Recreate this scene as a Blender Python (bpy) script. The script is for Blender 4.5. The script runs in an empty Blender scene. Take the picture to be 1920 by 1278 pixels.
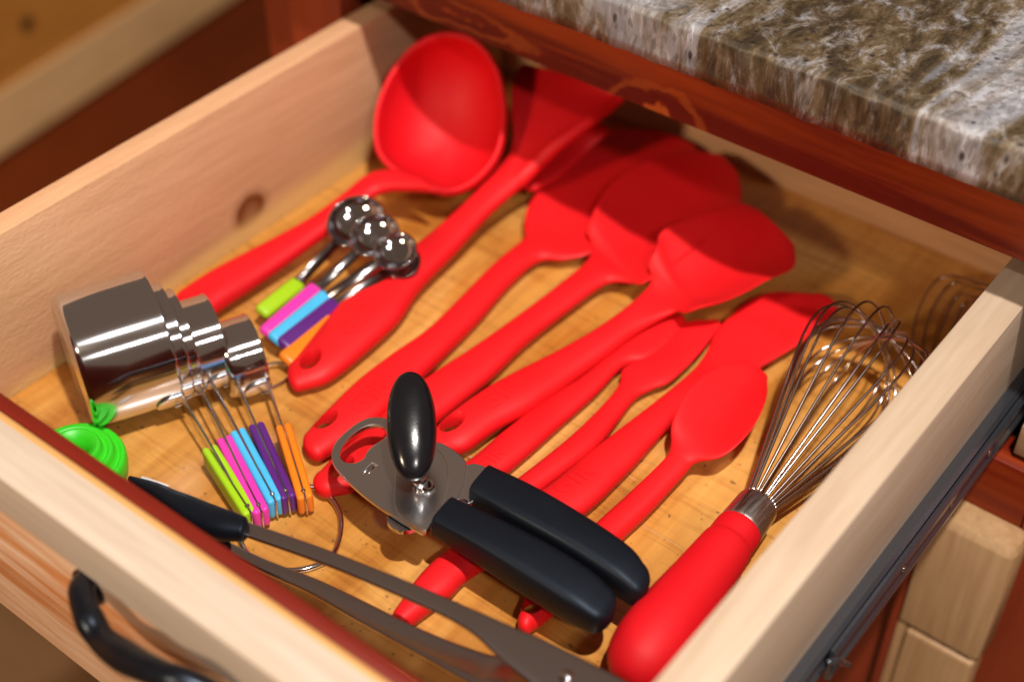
import bpy, bmesh, math, random
from mathutils import Vector, Matrix
from mathutils.bvhtree import BVHTree
random.seed(7)
S = bpy.context.scene
COL = S.collection
# ---------------------------------------------------------------- camera
FPX = 2703.9
XA = Vector((0.7879607,0.4124112,-0.4572033)); YA = Vector((0.6156942,-0.5202649,0.5918151)); ZA = Vector((0.0062044,-0.7478245,-0.6638675))   # drawer axes seen from the camera (x right, y down, z forward)
CAM = Vector((0.4834657,-0.2423223,0.4700000))
def ray(px, py):
    v = Vector((px-960, py-639, FPX))
    return Vector((XA.dot(v), YA.dot(v), ZA.dot(v)))
def P(px, py, z=0.0):
    r = ray(px, py); return CAM + r*((z-CAM.z)/r.z)
def PY(px, py, y):
    r = ray(px, py); return CAM + r*((y-CAM.y)/r.y)
def PN(px, py, c, n):
    r = ray(px, py); return CAM + r*((c-CAM).dot(n)/r.dot(n))
cd = bpy.data.cameras.new('camera'); cam = bpy.data.objects.new('camera', cd); COL.objects.link(cam); S.camera = cam
cx = Vector((XA.x, YA.x, ZA.x)); cy = -Vector((XA.y, YA.y, ZA.y)); cz = -Vector((XA.z, YA.z, ZA.z))
cam.matrix_world = Matrix((( cx.x, cy.x, cz.x, CAM.x), (cx.y, cy.y, cz.y, CAM.y), (cx.z, cy.z, cz.z, CAM.z), (0,0,0,1)))
cd.sensor_width = 36; cd.lens = FPX*36/1920; cd.clip_start = .01; cd.clip_end = 50
cd.dof.use_dof = True; cd.dof.focus_distance = .605; cd.dof.aperture_fstop = 4.0
# ---------------------------------------------------------------- light
w = bpy.data.worlds.new('World'); S.world = w; w.use_nodes = True
bg = w.node_tree.nodes['Background']; bg.inputs['Color'].default_value = (.92, .60, .42, 1); bg.inputs['Strength'].default_value = .185
S.view_settings.view_transform = 'Standard'; S.view_settings.look = 'None'; S.view_settings.exposure = 0; S.view_settings.gamma = 1
def lamp(name, loc, target, size, power, col, sy=None):
    l = bpy.data.lights.new(name, 'AREA'); l.energy = power; l.color = col; l.size = size
    if sy: l.shape = 'RECTANGLE'; l.size_y = sy
    else: l.shape = 'DISK'
    o = bpy.data.objects.new(name, l); COL.objects.link(o); o.location = loc
    o.rotation_euler = (Vector(target)-Vector(loc)).to_track_quat('-Z', 'Y').to_euler()
lamp('ceiling_lamp', (.66, -.15, 1.45), (.2, .15, 0), .05, 28, (1, .935, .87))
lamp('second_ceiling_lamp', (1.20, -.62, 1.20), (.2, .15, 0), .10, 8.5, (1, .93, .86))
lamp('far_ceiling_lamp', (-.25, -2.0, 1.22), (.2, .2, 0), .22, 30, (1, .76, .52))
# ---------------------------------------------------------------- materials
def mat(name, base=(.5,.5,.5), rough=.5, metal=0, **k):
    m = bpy.data.materials.new(name); m.use_nodes = True
    b = m.node_tree.nodes['Principled BSDF']
    b.inputs['Base Color'].default_value = (*base, 1); b.inputs['Roughness'].default_value = rough; b.inputs['Metallic'].default_value = metal
    for a, v in k.items(): b.inputs[a.replace('_', ' ')].default_value = v
    return m
class NT:
    def __init__(s, m): s.t = m.node_tree; s.b = s.t.nodes['Principled BSDF']
    def n(s, typ, **k):
        x = s.t.nodes.new(typ)
        for a, v in k.items():
            if a.startswith('i_'): x.inputs[a[2:].replace('_', ' ')].default_value = v
            else: setattr(x, a, v)
        return x
    def l(s, a, b): s.t.links.new(a, b)
    def coord(s, scale=(1,1,1), rot=(0,0,0), loc=(0,0,0)):
        c = s.n('ShaderNodeTexCoord'); m = s.n('ShaderNodeMapping'); s.l(c.outputs['Object'], m.inputs['Vector'])
        m.inputs['Scale'].default_value = scale; m.inputs['Rotation'].default_value = rot; m.inputs['Location'].default_value = loc
        return m.outputs[0]
    def noise(s, v, scale, detail=6, rough=.6, dist=0):
        x = s.n('ShaderNodeTexNoise'); x.inputs['Scale'].default_value = scale; x.inputs['Detail'].default_value = detail
        x.inputs['Roughness'].default_value = rough; x.inputs['Distortion'].default_value = dist; s.l(v, x.inputs['Vector']); return x.outputs['Fac']
    def ramp(s, f, stops, interp='LINEAR'):
        r = s.n('ShaderNodeValToRGB'); e = r.color_ramp.elements; r.color_ramp.interpolation = interp
        while len(e) < len(stops): e.new(.5)
        for q, (p, c) in zip(e, stops): q.position = p; q.color = (*c, 1) if len(c) == 3 else c
        s.l(f, r.inputs[0]); return r.outputs[0]
    def mix(s, f, a, b, mode='MIX'):
        x = s.n('ShaderNodeMix', data_type='RGBA', blend_type=mode)
        if isinstance(f, float): x.inputs['Factor'].default_value = f
        else: s.l(f, x.inputs['Factor'])
        for q, i in ((a, 6), (b, 7)):
            if isinstance(q, tuple): x.inputs[i].default_value = (*q, 1)
            else: s.l(q, x.inputs[i])
        return x.outputs[2]
    def math(s, op, a, b=0.0):
        x = s.n('ShaderNodeMath', operation=op)
        for i, q in enumerate((a, b)):
            if isinstance(q, (int, float)): x.inputs[i].default_value = q
            else: s.l(q, x.inputs[i])
        return x.outputs[0]
    def bump(s, h, strength=.2, dist=.001):
        b = s.n('ShaderNodeBump'); b.inputs['Strength'].default_value = strength; b.inputs['Distance'].default_value = dist
        s.l(h, b.inputs['Height']); s.l(b.outputs[0], s.b.inputs['Normal'])
def wood(name, dark, light, axis='y', sc=1.0, rough=.45, streak=.6, knots=(), knotcol=(.16,.045,.01), bands=None, rot=0, coat=0, spots=0):
    """long-grained wood; knots = list of (point, radius)"""
    m = mat(name, rough=rough); t = NT(m)
    s = {'x': (4, 60, 60), 'y': (60, 4, 60), 'z': (60, 60, 4)}[axis]
    v = t.coord(tuple(q*sc for q in s), (0, 0, rot), (3.1, 1.7, .4))
    broad = t.noise(t.coord(tuple(q*sc*.22 for q in s), (0, 0, rot)), 1, 3, .55, .5)
    fine = t.noise(v, 1.6, 8, .68, .6)
    hair = t.noise(t.coord(tuple(q*sc*6 for q in s), (0, 0, rot)), 1, 3, .5)
    f = t.math('ADD', t.math('MULTIPLY', fine, streak), t.math('MULTIPLY', broad, 1-streak))
    c = t.ramp(f, bands or [(.28, dark), (.5, tuple((a+b)/2 for a, b in zip(dark, light))), (.68, light)])
    hr = t.ramp(hair, [(.35, (.84, .80, .76)), (.6, (1, 1, 1))])
    c = t.mix(.6, c, hr, 'MULTIPLY')
    for (kp, kr) in knots:
        g = t.n('ShaderNodeTexCoord'); d = t.n('ShaderNodeVectorMath', operation='DISTANCE')
        jig = t.n('ShaderNodeTexNoise'); jig.inputs['Scale'].default_value = 60; t.l(g.outputs['Object'], jig.inputs['Vector'])
        t.l(g.outputs['Object'], d.inputs[0]); d.inputs[1].default_value = kp
        dd = t.math('ADD', t.math('DIVIDE', d.outputs['Value'], kr), t.math('MULTIPLY', t.math('SUBTRACT', jig.outputs['Fac'], .5), .35))
        a = t.ramp(dd, [(.0, (.72,)*3), (.22, (.80,)*3), (.40, (1,)*3), (.50, (.9,)*3), (.60, (.40,)*3), (.85, (0,)*3)])
        c = t.mix(a, c, knotcol)
    if spots:
        sp = t.noise(t.coord((1,1,1)), 260, 2, .5); a = t.ramp(sp, [(.66, (0,0,0)), (.75, (spots,)*3)]); c = t.mix(a, c, (.12, .06, .03))
    t.l(c, t.b.inputs['Base Color']); t.bump(fine, .25, .0006)
    if coat: t.b.inputs['Coat Weight'].default_value = coat; t.b.inputs['Coat Roughness'].default_value = .18
    return m
M = {}
def vec(p): return (p.x, p.y, p.z)
kx = P(470, 396, .02); kr_ = ray(470, 396); KN = CAM + kr_*((0-CAM.x)/kr_.x)
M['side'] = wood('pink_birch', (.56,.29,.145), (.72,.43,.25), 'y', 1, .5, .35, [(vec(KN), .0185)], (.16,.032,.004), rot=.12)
def pits(m, sc, amt):
    t = NT(m); v = t.coord((1, .45, 1)); n = t.noise(v, sc, 3, .5); nb = t.t.nodes.new('ShaderNodeBump')
    old = t.b.inputs['Normal'].links[0].from_socket; t.l(old, nb.inputs['Normal']); t.l(n, nb.inputs['Height'])
    nb.inputs['Strength'].default_value = amt; nb.inputs['Distance'].default_value = .002; t.l(nb.outputs[0], t.b.inputs['Normal'])
pits(M['side'], 620, .22)
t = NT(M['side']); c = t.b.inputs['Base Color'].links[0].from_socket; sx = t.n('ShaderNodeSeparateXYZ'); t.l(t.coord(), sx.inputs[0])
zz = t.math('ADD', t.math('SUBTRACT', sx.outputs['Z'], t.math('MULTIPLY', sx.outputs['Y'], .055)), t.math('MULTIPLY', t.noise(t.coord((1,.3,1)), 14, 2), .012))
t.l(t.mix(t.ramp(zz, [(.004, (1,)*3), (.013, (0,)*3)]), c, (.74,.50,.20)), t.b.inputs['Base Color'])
M['pale'] = wood('pale_maple', (.41,.295,.20), (.57,.455,.345), 'y', .8, .5, .45)
M['palex'] = wood('pale_maple_across', (.48,.385,.30), (.585,.495,.405), 'x', .8, .5, .25)
M['floor'] = wood('honey_plywood', (.40,.165,.04), (.68,.38,.135), 'y', .55, .38, .45, rot=-.62, spots=.8, coat=.4,
                  bands=[(.30, (.34,.11,.014)), (.42, (.54,.24,.042)), (.55, (.68,.345,.085)), (.70, (.78,.46,.15))])
t = NT(M['floor']); c = t.b.inputs['Base Color'].links[0].from_socket
ln_ = t.noise(t.coord((9, 150, 9), (0,0,.95)), 1.4, 6, .7, .4); c = t.mix(.55, c, t.ramp(ln_, [(.36, (.60,.48,.36)), (.50, (1,1,1)), (.66, (1.0,.94,.86))]), 'MULTIPLY')
pt_ = t.noise(t.coord((1, .5, 1), (0,0,.9)), 16, 3, .55, .8); c = t.mix(.85, c, t.ramp(pt_, [(.38, (.74,.56,.36)), (.47, (.95,.88,.78)), (.52, (1,1,1)), (.62, (1.06,1.10,1.25))]), 'MULTIPLY')
sc_ = t.noise(t.coord((20, 420, 20), (0,0,-.4)), 1, 2, .5, .2); c = t.mix(t.ramp(sc_, [(.70, (0,)*3), (.76, (.35,)*3)]), c, (.85,.66,.42))
t.l(c, t.b.inputs['Base Color'])
M['back'] = wood('back_maple', (.50,.27,.13), (.72,.46,.27), 'x', .8, .5, .4)
M['cherry'] = wood('cherry', (.16,.018,.006), (.40,.06,.013), 'x', .45, .45, .2, coat=.05, knotcol=(.52,.16,.03),
                   bands=[(.32, (.045,.0015,.0003)), (.46, (.10,.004,.0004)), (.54, (.15,.009,.0007)), (.60, (.30,.045,.004)), (.66, (.09,.004,.0004))])
def figure(m, spots):
    # swirling pale figure round a knot, as cherry has
    t = NT(m); c = t.b.inputs['Base Color'].links[0].from_socket; g = t.coord()
    jig = t.n('ShaderNodeTexNoise'); jig.inputs['Scale'].default_value = 38; jig.inputs['Detail'].default_value = 3; t.l(g, jig.inputs['Vector'])
    for (p, rad, sx) in spots:
        sub = t.n('ShaderNodeVectorMath', operation='SUBTRACT'); t.l(g, sub.inputs[0]); sub.inputs[1].default_value = p
        mu = t.n('ShaderNodeVectorMath', operation='MULTIPLY'); t.l(sub.outputs[0], mu.inputs[0]); mu.inputs[1].default_value = (1/(rad*sx), 1/rad, 1/rad)
        ln = t.n('ShaderNodeVectorMath', operation='LENGTH'); t.l(mu.outputs[0], ln.inputs[0])
        d = t.math('ADD', ln.outputs['Value'], t.math('MULTIPLY', t.math('SUBTRACT', jig.outputs['Fac'], .5), 1.5))
        rings = t.math('SINE', t.math('MULTIPLY', d, 11.0)); rr = t.ramp(rings, [(.0, (.09,.003,.0004)), (.45, (.20,.020,.002)), (.85, (.48,.12,.018))])
        k = t.ramp(d, [(0, (.65,)*3), (.4, (.6,)*3), (1.35, (0,)*3)]); c = t.mix(k, c, rr)
    t.l(c, t.b.inputs['Base Color'])
M['cherry'].node_tree.nodes['Principled BSDF'].inputs['Specular IOR Level'].default_value = .3
figure(M['cherry'], [(vec(PY(1225,215,.257)), .020, 1.7), (vec(PY(880,40,.257)), .010, 5.0)])
M['cherryz'] = wood('cherry_upright', (.13,.014,.005), (.30,.045,.012), 'z', .6, .4, .35)
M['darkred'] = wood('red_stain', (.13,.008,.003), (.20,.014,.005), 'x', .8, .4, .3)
M['amber'] = mat('amber_edge', (.58,.30,.10), .5)
M['front'] = wood('striped_front', (.42,.16,.05), (.66,.40,.22), 'x', 1.1, .5, .25, bands=[(.34, (.50,.15,.03)), (.44, (.74,.36,.16)), (.52, (.86,.62,.45)), (.58, (.60,.22,.06)), (.66, (.74,.58,.42))])
M['frontlip'] = wood('tan_lip', (.48,.30,.18), (.60,.40,.25), 'x', .8, .5, .3)
M['door'] = wood('door_alder', (.27,.14,.06), (.50,.32,.185), 'x', .9, .5, .6)
M['doorz'] = wood('door_alder_upright', (.27,.14,.055), (.48,.30,.15), 'z', .9, .5, .6)
def silicone(name, c, rough=.42):
    m = mat(name, c, rough); t = NT(m); n = t.noise(t.coord(), 900, 2, .5); t.bump(n, .06, .0004)
    sm = t.noise(t.coord(), 28, 4, .6); r = t.ramp(sm, [(.3, (rough-.06,)*3), (.7, (rough+.1,)*3)]); t.l(r, t.b.inputs['Roughness'])
    t.b.inputs['Specular IOR Level'].default_value = .5 if rough < .5 else .32
    t.b.inputs['Subsurface Weight'].default_value = .06; t.b.inputs['Subsurface Radius'].default_value = (.004, .0006, .0006); t.b.inputs['Subsurface Scale'].default_value = 1
    return m
M['red'] = silicone('red_silicone', (.72, .007, .011), .55)
M['red2'] = silicone('deep_red_silicone', (.66, .004, .010), .55)
for k, c in dict(green=(.36,.62,.01), pink=(.85,.04,.42), blue=(.07,.48,.82), purple=(.10,.015,.19), orange=(.92,.22,.01), lime=(.035,.56,.012)).items():
    M[k] = silicone(k+'_silicone', c, .35)
def steel(name, c=(.62,.60,.58), rough=.12, brush=0.0, axis=(1,1,1)):
    m = mat(name, c, rough, 1); t = NT(m)
    n = t.noise(t.coord(tuple(600*a for a in axis)), 1, 4, .6); r = t.ramp(n, [(.3, (rough*.7,)*3), (.7, (rough*1.5+.02,)*3)]); t.l(r, t.b.inputs['Roughness'])
    if brush: t.bump(n, brush, .0002)
    return m
M['steel'] = mat('polished_steel', (.66,.67,.70), .08, 1)
M['cup'] = mat('spun_steel', (.66,.68,.72), .14, 1); t = NT(M['cup']); tg_ = t.n('ShaderNodeTangent', direction_type='RADIAL', axis='Z')
t.l(tg_.outputs[0], t.b.inputs['Tangent']); t.b.inputs['Anisotropic'].default_value = .95; t.b.inputs['Anisotropic Rotation'].default_value = .25
M['brushed'] = steel('brushed_steel', (.55,.53,.52), .30, .25, (1,.1,1))
M['dull'] = mat('stamped_steel', (.72,.72,.74), .24, 1)
M['stem'] = mat('shaded_steel', (.22,.20,.20), .2, 1)
M['bowl'] = mat('bowl_steel', (.46,.46,.49), .07, 1)
M['slide'] = mat('zinc_steel', (.17,.19,.23), .24, .88)
M['tong'] = mat('brown_reflecting_steel', (.52,.49,.50), .22, 1)
M['wire'] = mat('wire_steel', (.56,.50,.48), .17, 1)
M['black'] = silicone('black_plastic', (.004, .005, .008), .46)
M['gloss'] = silicone('glossy_black', (.006, .006, .008), .18)
M['iron'] = silicone('black_iron', (.004, .004, .006), .30)
for k_, lv in (('black', .30), ('iron', .45)):
    q_ = M[k_].node_tree.nodes['Principled BSDF']; q_.inputs['Specular IOR Level'].default_value = lv; q_.inputs['Specular Tint'].default_value = (.62, .78, 1, 1)  # blue tint colours the highlights as a cool light would
M['paper'] = mat('paper', (.75,.75,.78), .7)
M['dark'] = mat('cavity_shade_wood', (.07,.016,.006), .7)  # near-black colour puts the cabinet's inner shade into the panels
M['room'] = wood('floor_brown', (.17,.085,.035), (.26,.14,.06), 'x', .3, .5, .3)
g = mat('granite', rough=.42); t = NT(g); M['granite'] = g
v0 = t.coord((1,1,1)); vs = t.coord((1.0, .8, .38), (0,0,.35))
flow = t.coord((1.9,.65,.40), (0,0,-.75))
big = t.noise(flow, 8.5, 7, .62, .9)
c1 = t.ramp(big, [(.34, (.36,.38,.43)), (.40, (.15,.10,.045)), (.45, (.035,.024,.013)), (.50, (.10,.062,.024)), (.54, (.20,.15,.09)), (.58, (.40,.39,.41)), (.64, (.50,.53,.60)), (.70, (.17,.11,.035))])
med = t.noise(t.coord((1.3,.8,.34), (0,0,-.5)), 70, 8, .74, .6); c2 = t.ramp(med, [(.38, (.006,.005,.005)), (.46, (.05,.032,.016)), (.53, (.16,.12,.08)), (.59, (.38,.37,.38)), (.66, (.66,.70,.78))])
c = t.mix(.45, c1, c2)
vo = t.n('ShaderNodeTexVoronoi'); vo.inputs['Scale'].default_value = 520; t.l(vs, vo.inputs['Vector'])
bw = t.n('ShaderNodeRGBToBW'); t.l(vo.outputs['Color'], bw.inputs[0])
c = t.mix(.62, c, t.ramp(bw.outputs[0], [(.15, (.20,.18,.165)), (.45, (.55,.54,.53)), (.85, (.86,.87,.91))]), 'MULTIPLY')
vo2 = t.n('ShaderNodeTexVoronoi'); vo2.inputs['Scale'].default_value = 150; t.l(t.coord((1,1,.5)), vo2.inputs['Vector'])
dk = t.ramp(vo2.outputs['Distance'], [(.10, (.9,)*3), (.24, (0,)*3)]); mk = t.ramp(t.noise(flow, 24, 3), [(.48, (0,)*3), (.56, (1,)*3)])
c = t.mix(t.mix(1.0, dk, mk, 'MULTIPLY'), c, (.012,.010,.012))
t.l(c, t.b.inputs['Base Color']); t.bump(med, .35, .0015)
# ---------------------------------------------------------------- mesh helpers
def obj(name, verts, faces, m, parent=None, smooth=True, sharp=None):
    me = bpy.data.meshes.new(name); me.from_pydata([tuple(v) for v in verts], [], faces)
    bm = bmesh.new(); bm.from_mesh(me); bmesh.ops.recalc_face_normals(bm, faces=bm.faces); bm.to_mesh(me); bm.free()
    if smooth: me.polygons.foreach_set('use_smooth', [True]*len(me.polygons))
    if sharp is not None: me.set_sharp_from_angle(angle=math.radians(sharp))
    o = bpy.data.objects.new(name, me); COL.objects.link(o); me.materials.append(m)
    if parent: o.parent = parent; o.matrix_parent_inverse = parent.matrix_world.inverted()
    return o
def thing(name, label, cat, loc=(0,0,0), group=None):
    o = bpy.data.objects.new(name, None); COL.objects.link(o); o.location = loc; o.empty_display_size = .02
    o['label'] = label; o['category'] = cat
    if group: o['group'] = group
    o.matrix_world = Matrix.Translation(Vector(loc)); return o
def tag(o, label, cat, group=None):
    o['label'] = label; o['category'] = cat
    if group: o['group'] = group
    return o
def rbox(name, lo, hi, m, parent=None, r=.0015, seg=2):
    bm = bmesh.new(); bmesh.ops.create_cube(bm, size=1)
    lo, hi = Vector(lo), Vector(hi); c = (lo+hi)/2; d = hi-lo
    for v in bm.verts: v.co = Vector((c.x+v.co.x*d.x, c.y+v.co.y*d.y, c.z+v.co.z*d.z))
    if r: bmesh.ops.bevel(bm, geom=bm.edges[:], offset=r, segments=seg, profile=.5, affect='EDGES')
    return bmobj(name, bm, m, parent, 30)
def bmobj(name, bm, m, parent=None, sharp=None):
    bmesh.ops.recalc_face_normals(bm, faces=bm.faces)
    me = bpy.data.meshes.new(name); bm.to_mesh(me); bm.free()
    me.polygons.foreach_set('use_smooth', [True]*len(me.polygons))
    if sharp is not None: me.set_sharp_from_angle(angle=math.radians(sharp))
    o = bpy.data.objects.new(name, me); COL.objects.link(o); me.materials.append(m)
    if parent: o.parent = parent; o.matrix_parent_inverse = parent.matrix_world.inverted()
    return o
def prism_x(name, prof, x0, x1, m, parent=None, sharp=30, mats=None):
    """profile of (y, z) points pushed along x"""
    n = len(prof); vs = [(x0, y, z) for y, z in prof]+[(x1, y, z) for y, z in prof]
    fs = [(i, (i+1) % n, n+(i+1) % n, n+i) for i in range(n)]+[tuple(range(n)), tuple(range(n, 2*n))]
    return obj(name, vs, fs, m, parent, True, sharp)
def prism_y(name, prof, y0, y1, m, parent=None, sharp=30):
    n = len(prof); vs = [(x, y0, z) for x, z in prof]+[(x, y1, z) for x, z in prof]
    fs = [(i, (i+1) % n, n+(i+1) % n, n+i) for i in range(n)]+[tuple(range(n)), tuple(range(n, 2*n))]
    return obj(name, vs, fs, m, parent, True, sharp)
def cr(p0, p1, p2, p3, t):
    return .5*((2*p1)+(p2-p0)*t+(2*p0-5*p1+4*p2-p3)*t*t+(3*p1-p0-3*p2+p3)*t**3)
def spline(pts, n=8):
    out = []
    for i in range(len(pts)-1):
        a = pts[max(i-1, 0)]; b = pts[i]; c = pts[i+1]; d = pts[min(i+2, len(pts)-1)]
        for k in range(n): out.append(cr(a, b, c, d, k/n))
    out.append(pts[-1]); return out
def tube_geo(pts, r, sides=8, closed=False, V=None, F=None, rads=None):
    V = [] if V is None else V; F = [] if F is None else F
    n = len(pts); base = len(V); up = None
    for i, p in enumerate(pts):
        a = pts[(i-1) % n] if (closed or i > 0) else p; b = pts[(i+1) % n] if (closed or i < n-1) else p
        t = (b-a).normalized()
        if up is None: up = t.orthogonal().normalized()
        up = (up-t*up.dot(t)).normalized(); s = t.cross(up)
        rr = rads[i] if rads else r
        for k in range(sides):
            q = 2*math.pi*k/sides; V.append(p+(up*math.cos(q)+s*math.sin(q))*rr)
    m = n if closed else n-1
    for i in range(m):
        for k in range(sides):
            j = (i+1) % n
            F.append((base+i*sides+k, base+i*sides+(k+1) % sides, base+j*sides+(k+1) % sides, base+j*sides+k))
    if not closed:
        F.append(tuple(base+k for k in range(sides))); F.append(tuple(base+(n-1)*sides+k for k in range(sides)))
    return V, F
def tube(name, pts, r, m, parent=None, sides=8, closed=False, rads=None):
    V, F = tube_geo(pts, r, sides, closed, rads=rads); return obj(name, V, F, m, parent)
def lathe(name, c, a, prof, m, parent=None, n=48, sx=1.0, xdir=None, closed=False, sharp=None):
    """prof: (distance along axis, radius)"""
    a = a.normalized(); u = (xdir-a*xdir.dot(a)).normalized() if xdir else a.orthogonal().normalized(); v = a.cross(u)
    V = []; F = []
    for (h, r) in prof:
        for k in range(n):
            q = 2*math.pi*k/n; V.append(c+a*h+(u*math.cos(q)*sx+v*math.sin(q))*r)
    L = len(prof)
    for i in range(L if closed else L-1):
        j = (i+1) % L
        for k in range(n): F.append((i*n+k, i*n+(k+1) % n, j*n+(k+1) % n, j*n+k))
    if not closed:
        F.append(tuple(range(n))); F.append(tuple((L-1)*n+k for k in range(n)))
    return obj(name, V, F, m, parent, True, sharp)
def lathe_local(name, c, a, prof, m, parent=None, n=64, sharp=None):
    # the same turned body, kept upright in its own axes and then laid over, so that its spin marks follow it round
    o = lathe(name, Vector((0,0,0)), Vector((0,0,1)), prof, m, None, n, 1.0, Vector((1,0,0)), False, sharp)
    mw = Matrix.Translation(c) @ Vector((0,0,1)).rotation_difference(a).to_matrix().to_4x4()
    o.parent = parent; o.matrix_parent_inverse = parent.matrix_world.inverted(); o.matrix_basis = mw
    return o
def loft(st, cap0=.01, cap1=.01, shrink=.94, e=.85, ns=7, M_=28, zref=None):
    """stations (left px, right px, height, half thickness, dish[, right-left height difference]) laid out on the drawer floor"""
    R_ = []
    for s in st:
        lx, ly, rx, ry, z, b = s[:6]; dish = s[6] if len(s) > 6 else 0; dz = s[7] if len(s) > 7 else 0
        l = P(lx, ly, z-dz/2); r = P(rx, ry, z+dz/2); c = (l+r)/2; h = (r-l)/2*shrink
        R_.append((c, h, b, dish))
    C_ = spline([q[0] for q in R_], ns); H_ = spline([q[1] for q in R_], ns)
    B_ = spline([Vector((q[2], q[3], 0)) for q in R_], ns)
    rings = [[C_[i], H_[i], max(B_[i].x, .0003), B_[i].y] for i in range(len(C_))]
    def caps(ring, nxt, cap):
        if not cap: return []
        d = (ring[0]-nxt[0]); d.z = 0 if abs(d.z) < 1e-4 else d.z; d.normalize(); out = []
        for k in range(1, 10):
            a = math.pi/2*k/9; q = max(math.cos(a), .03); out.append([ring[0]+d*cap*math.sin(a), ring[1]*q, ring[2]*(.35+.65*q), ring[3]*q])
        return out
    rings = list(reversed(caps(rings[0], rings[2], cap0)))+rings+caps(rings[-1], rings[-3], cap1)
    V = []; F = []; n = len(rings)
    for i, (c, h, b, dish) in enumerate(rings):
        a = rings[max(i-2, 0)][0]; d = rings[min(i+2, n-1)][0]; tg = d-a
        N = h.cross(tg); 
        if N.z < 0: N = -N
        N = N.normalized() if N.length > 1e-9 else Vector((0,0,1))
        for k in range(M_):
            q = 2*math.pi*k/M_; u = math.copysign(abs(math.cos(q))**e, math.cos(q)); v = math.copysign(abs(math.sin(q))**e, math.sin(q))
            V.append(c+h*u+N*(b*v+dish*(u*u-.35)))
    for i in range(n-1):
        for k in range(M_): F.append((i*M_+k, i*M_+(k+1) % M_, (i+1)*M_+(k+1) % M_, (i+1)*M_+k))
    F.append(tuple(range(M_))); F.append(tuple((n-1)*M_+k for k in range(M_)))
    return V, F
def cut(o, cutter):
    md = o.modifiers.new('b', 'BOOLEAN'); md.operation = 'DIFFERENCE'; md.object = cutter; md.solver = 'EXACT'
    bpy.context.view_layer.update(); dg = bpy.context.evaluated_depsgraph_get()
    me = bpy.data.meshes.new_from_object(o.evaluated_get(dg)); o.modifiers.clear(); o.data = me
    me.polygons.foreach_set('use_smooth', [True]*len(me.polygons)); me.set_sharp_from_angle(angle=math.radians(38))
    cm = cutter.data; bpy.data.objects.remove(cutter); bpy.data.meshes.remove(cm)
def hole(o, px, py, z, dirv, r=.0040, half=.0075, flare=.0020, long=1.4):
    c = P(px, py, z); prof = []
    for k in range(-8, 9):
        h = half*k/8; q = abs(h)/half; prof.append((h, r+flare*(q**2.2)))
    cutter = lathe('cutter', c, Vector((0,0,1)), prof, M['red'], None, 32, long, dirv)
    cut(o, cutter)
def emboss(text, o, a, b, size, m, parent, name='lettering'):
    """raised lettering running from point a to point b over the top of mesh o"""
    fc = bpy.data.curves.new('t', 'FONT'); fc.body = text; fc.size = size; fc.align_x = 'CENTER'; fc.align_y = 'CENTER'; fc.space_character = 1.12; fc.offset = .00018*size/.012
    fo = bpy.data.objects.new('t', fc); COL.objects.link(fo); bpy.context.view_layer.update()
    me = bpy.data.meshes.new_from_object(fo.evaluated_get(bpy.context.evaluated_depsgraph_get())); bpy.data.objects.remove(fo)
    bm = bmesh.new(); bm.from_mesh(me)
    bmesh.ops.triangulate(bm, faces=bm.faces[:])
    for _ in range(2): bmesh.ops.subdivide_edges(bm, edges=[e for e in bm.edges if e.calc_length() > .0008], cuts=1)
    dg = bpy.context.evaluated_depsgraph_get(); tree = BVHTree.FromObject(o, dg); mw = o.matrix_world
    c = (a+b)/2; d = (b-a); d.z = 0; d.normalize(); s = Vector((-d.y, d.x, 0))
    inv = mw.inverted()
    for v in bm.verts:
        w_ = c+d*v.co.x+s*v.co.y; w_.z = .3
        hit = tree.ray_cast(inv @ w_, Vector((0,0,-1)))[0]
        v.co = (mw @ hit)+Vector((0,0,.00040)) if hit else Vector((w_.x, w_.y, c.z))
    ext = bmesh.ops.extrude_face_region(bm, geom=bm.faces[:])
    for q in ext['geom']:
        if isinstance(q, bmesh.types.BMVert): q.co.z -= .001
    return bmobj(name, bm, m, parent, 40)
def flat(name, outline, z, th, m, parent=None, holes=(), bevel=.0003):
    cu = bpy.data.curves.new('c', 'CURVE'); cu.dimensions = '2D'; cu.fill_mode = 'BOTH'; cu.extrude = th/2; cu.bevel_depth = bevel; cu.bevel_resolution = 1
    for ol in (outline, *holes):
        pts = [P(*p, z) if len(p) == 2 else Vector(p) for p in ol]
        sp = cu.splines.new('POLY'); sp.points.add(len(pts)-1); sp.use_cyclic_u = True
        for q, p in zip(sp.points, pts): q.co = (p.x, p.y, 0, 1)
    co = bpy.data.objects.new('c', cu); COL.objects.link(co); bpy.context.view_layer.update()
    me = bpy.data.meshes.new_from_object(co.evaluated_get(bpy.context.evaluated_depsgraph_get())); bpy.data.objects.remove(co)
    for v in me.vertices: v.co.z += z
    me.name = name; me.materials.clear(); me.materials.append(m)
    me.polygons.foreach_set('use_smooth', [True]*len(me.polygons)); me.set_sharp_from_angle(angle=math.radians(30))
    o = bpy.data.objects.new(name, me); COL.objects.link(o)
    if parent: o.parent = parent; o.matrix_parent_inverse = parent.matrix_world.inverted()
    return o
def smooth2(pts, n=4):
    v = [Vector((*p, 0)) for p in pts]; m = len(v); out = []
    for i in range(m):
        for k in range(n):
            q = cr(v[i-1], v[i], v[(i+1) % m], v[(i+2) % m], k/n); out.append((q.x, q.y))
    return out
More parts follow.
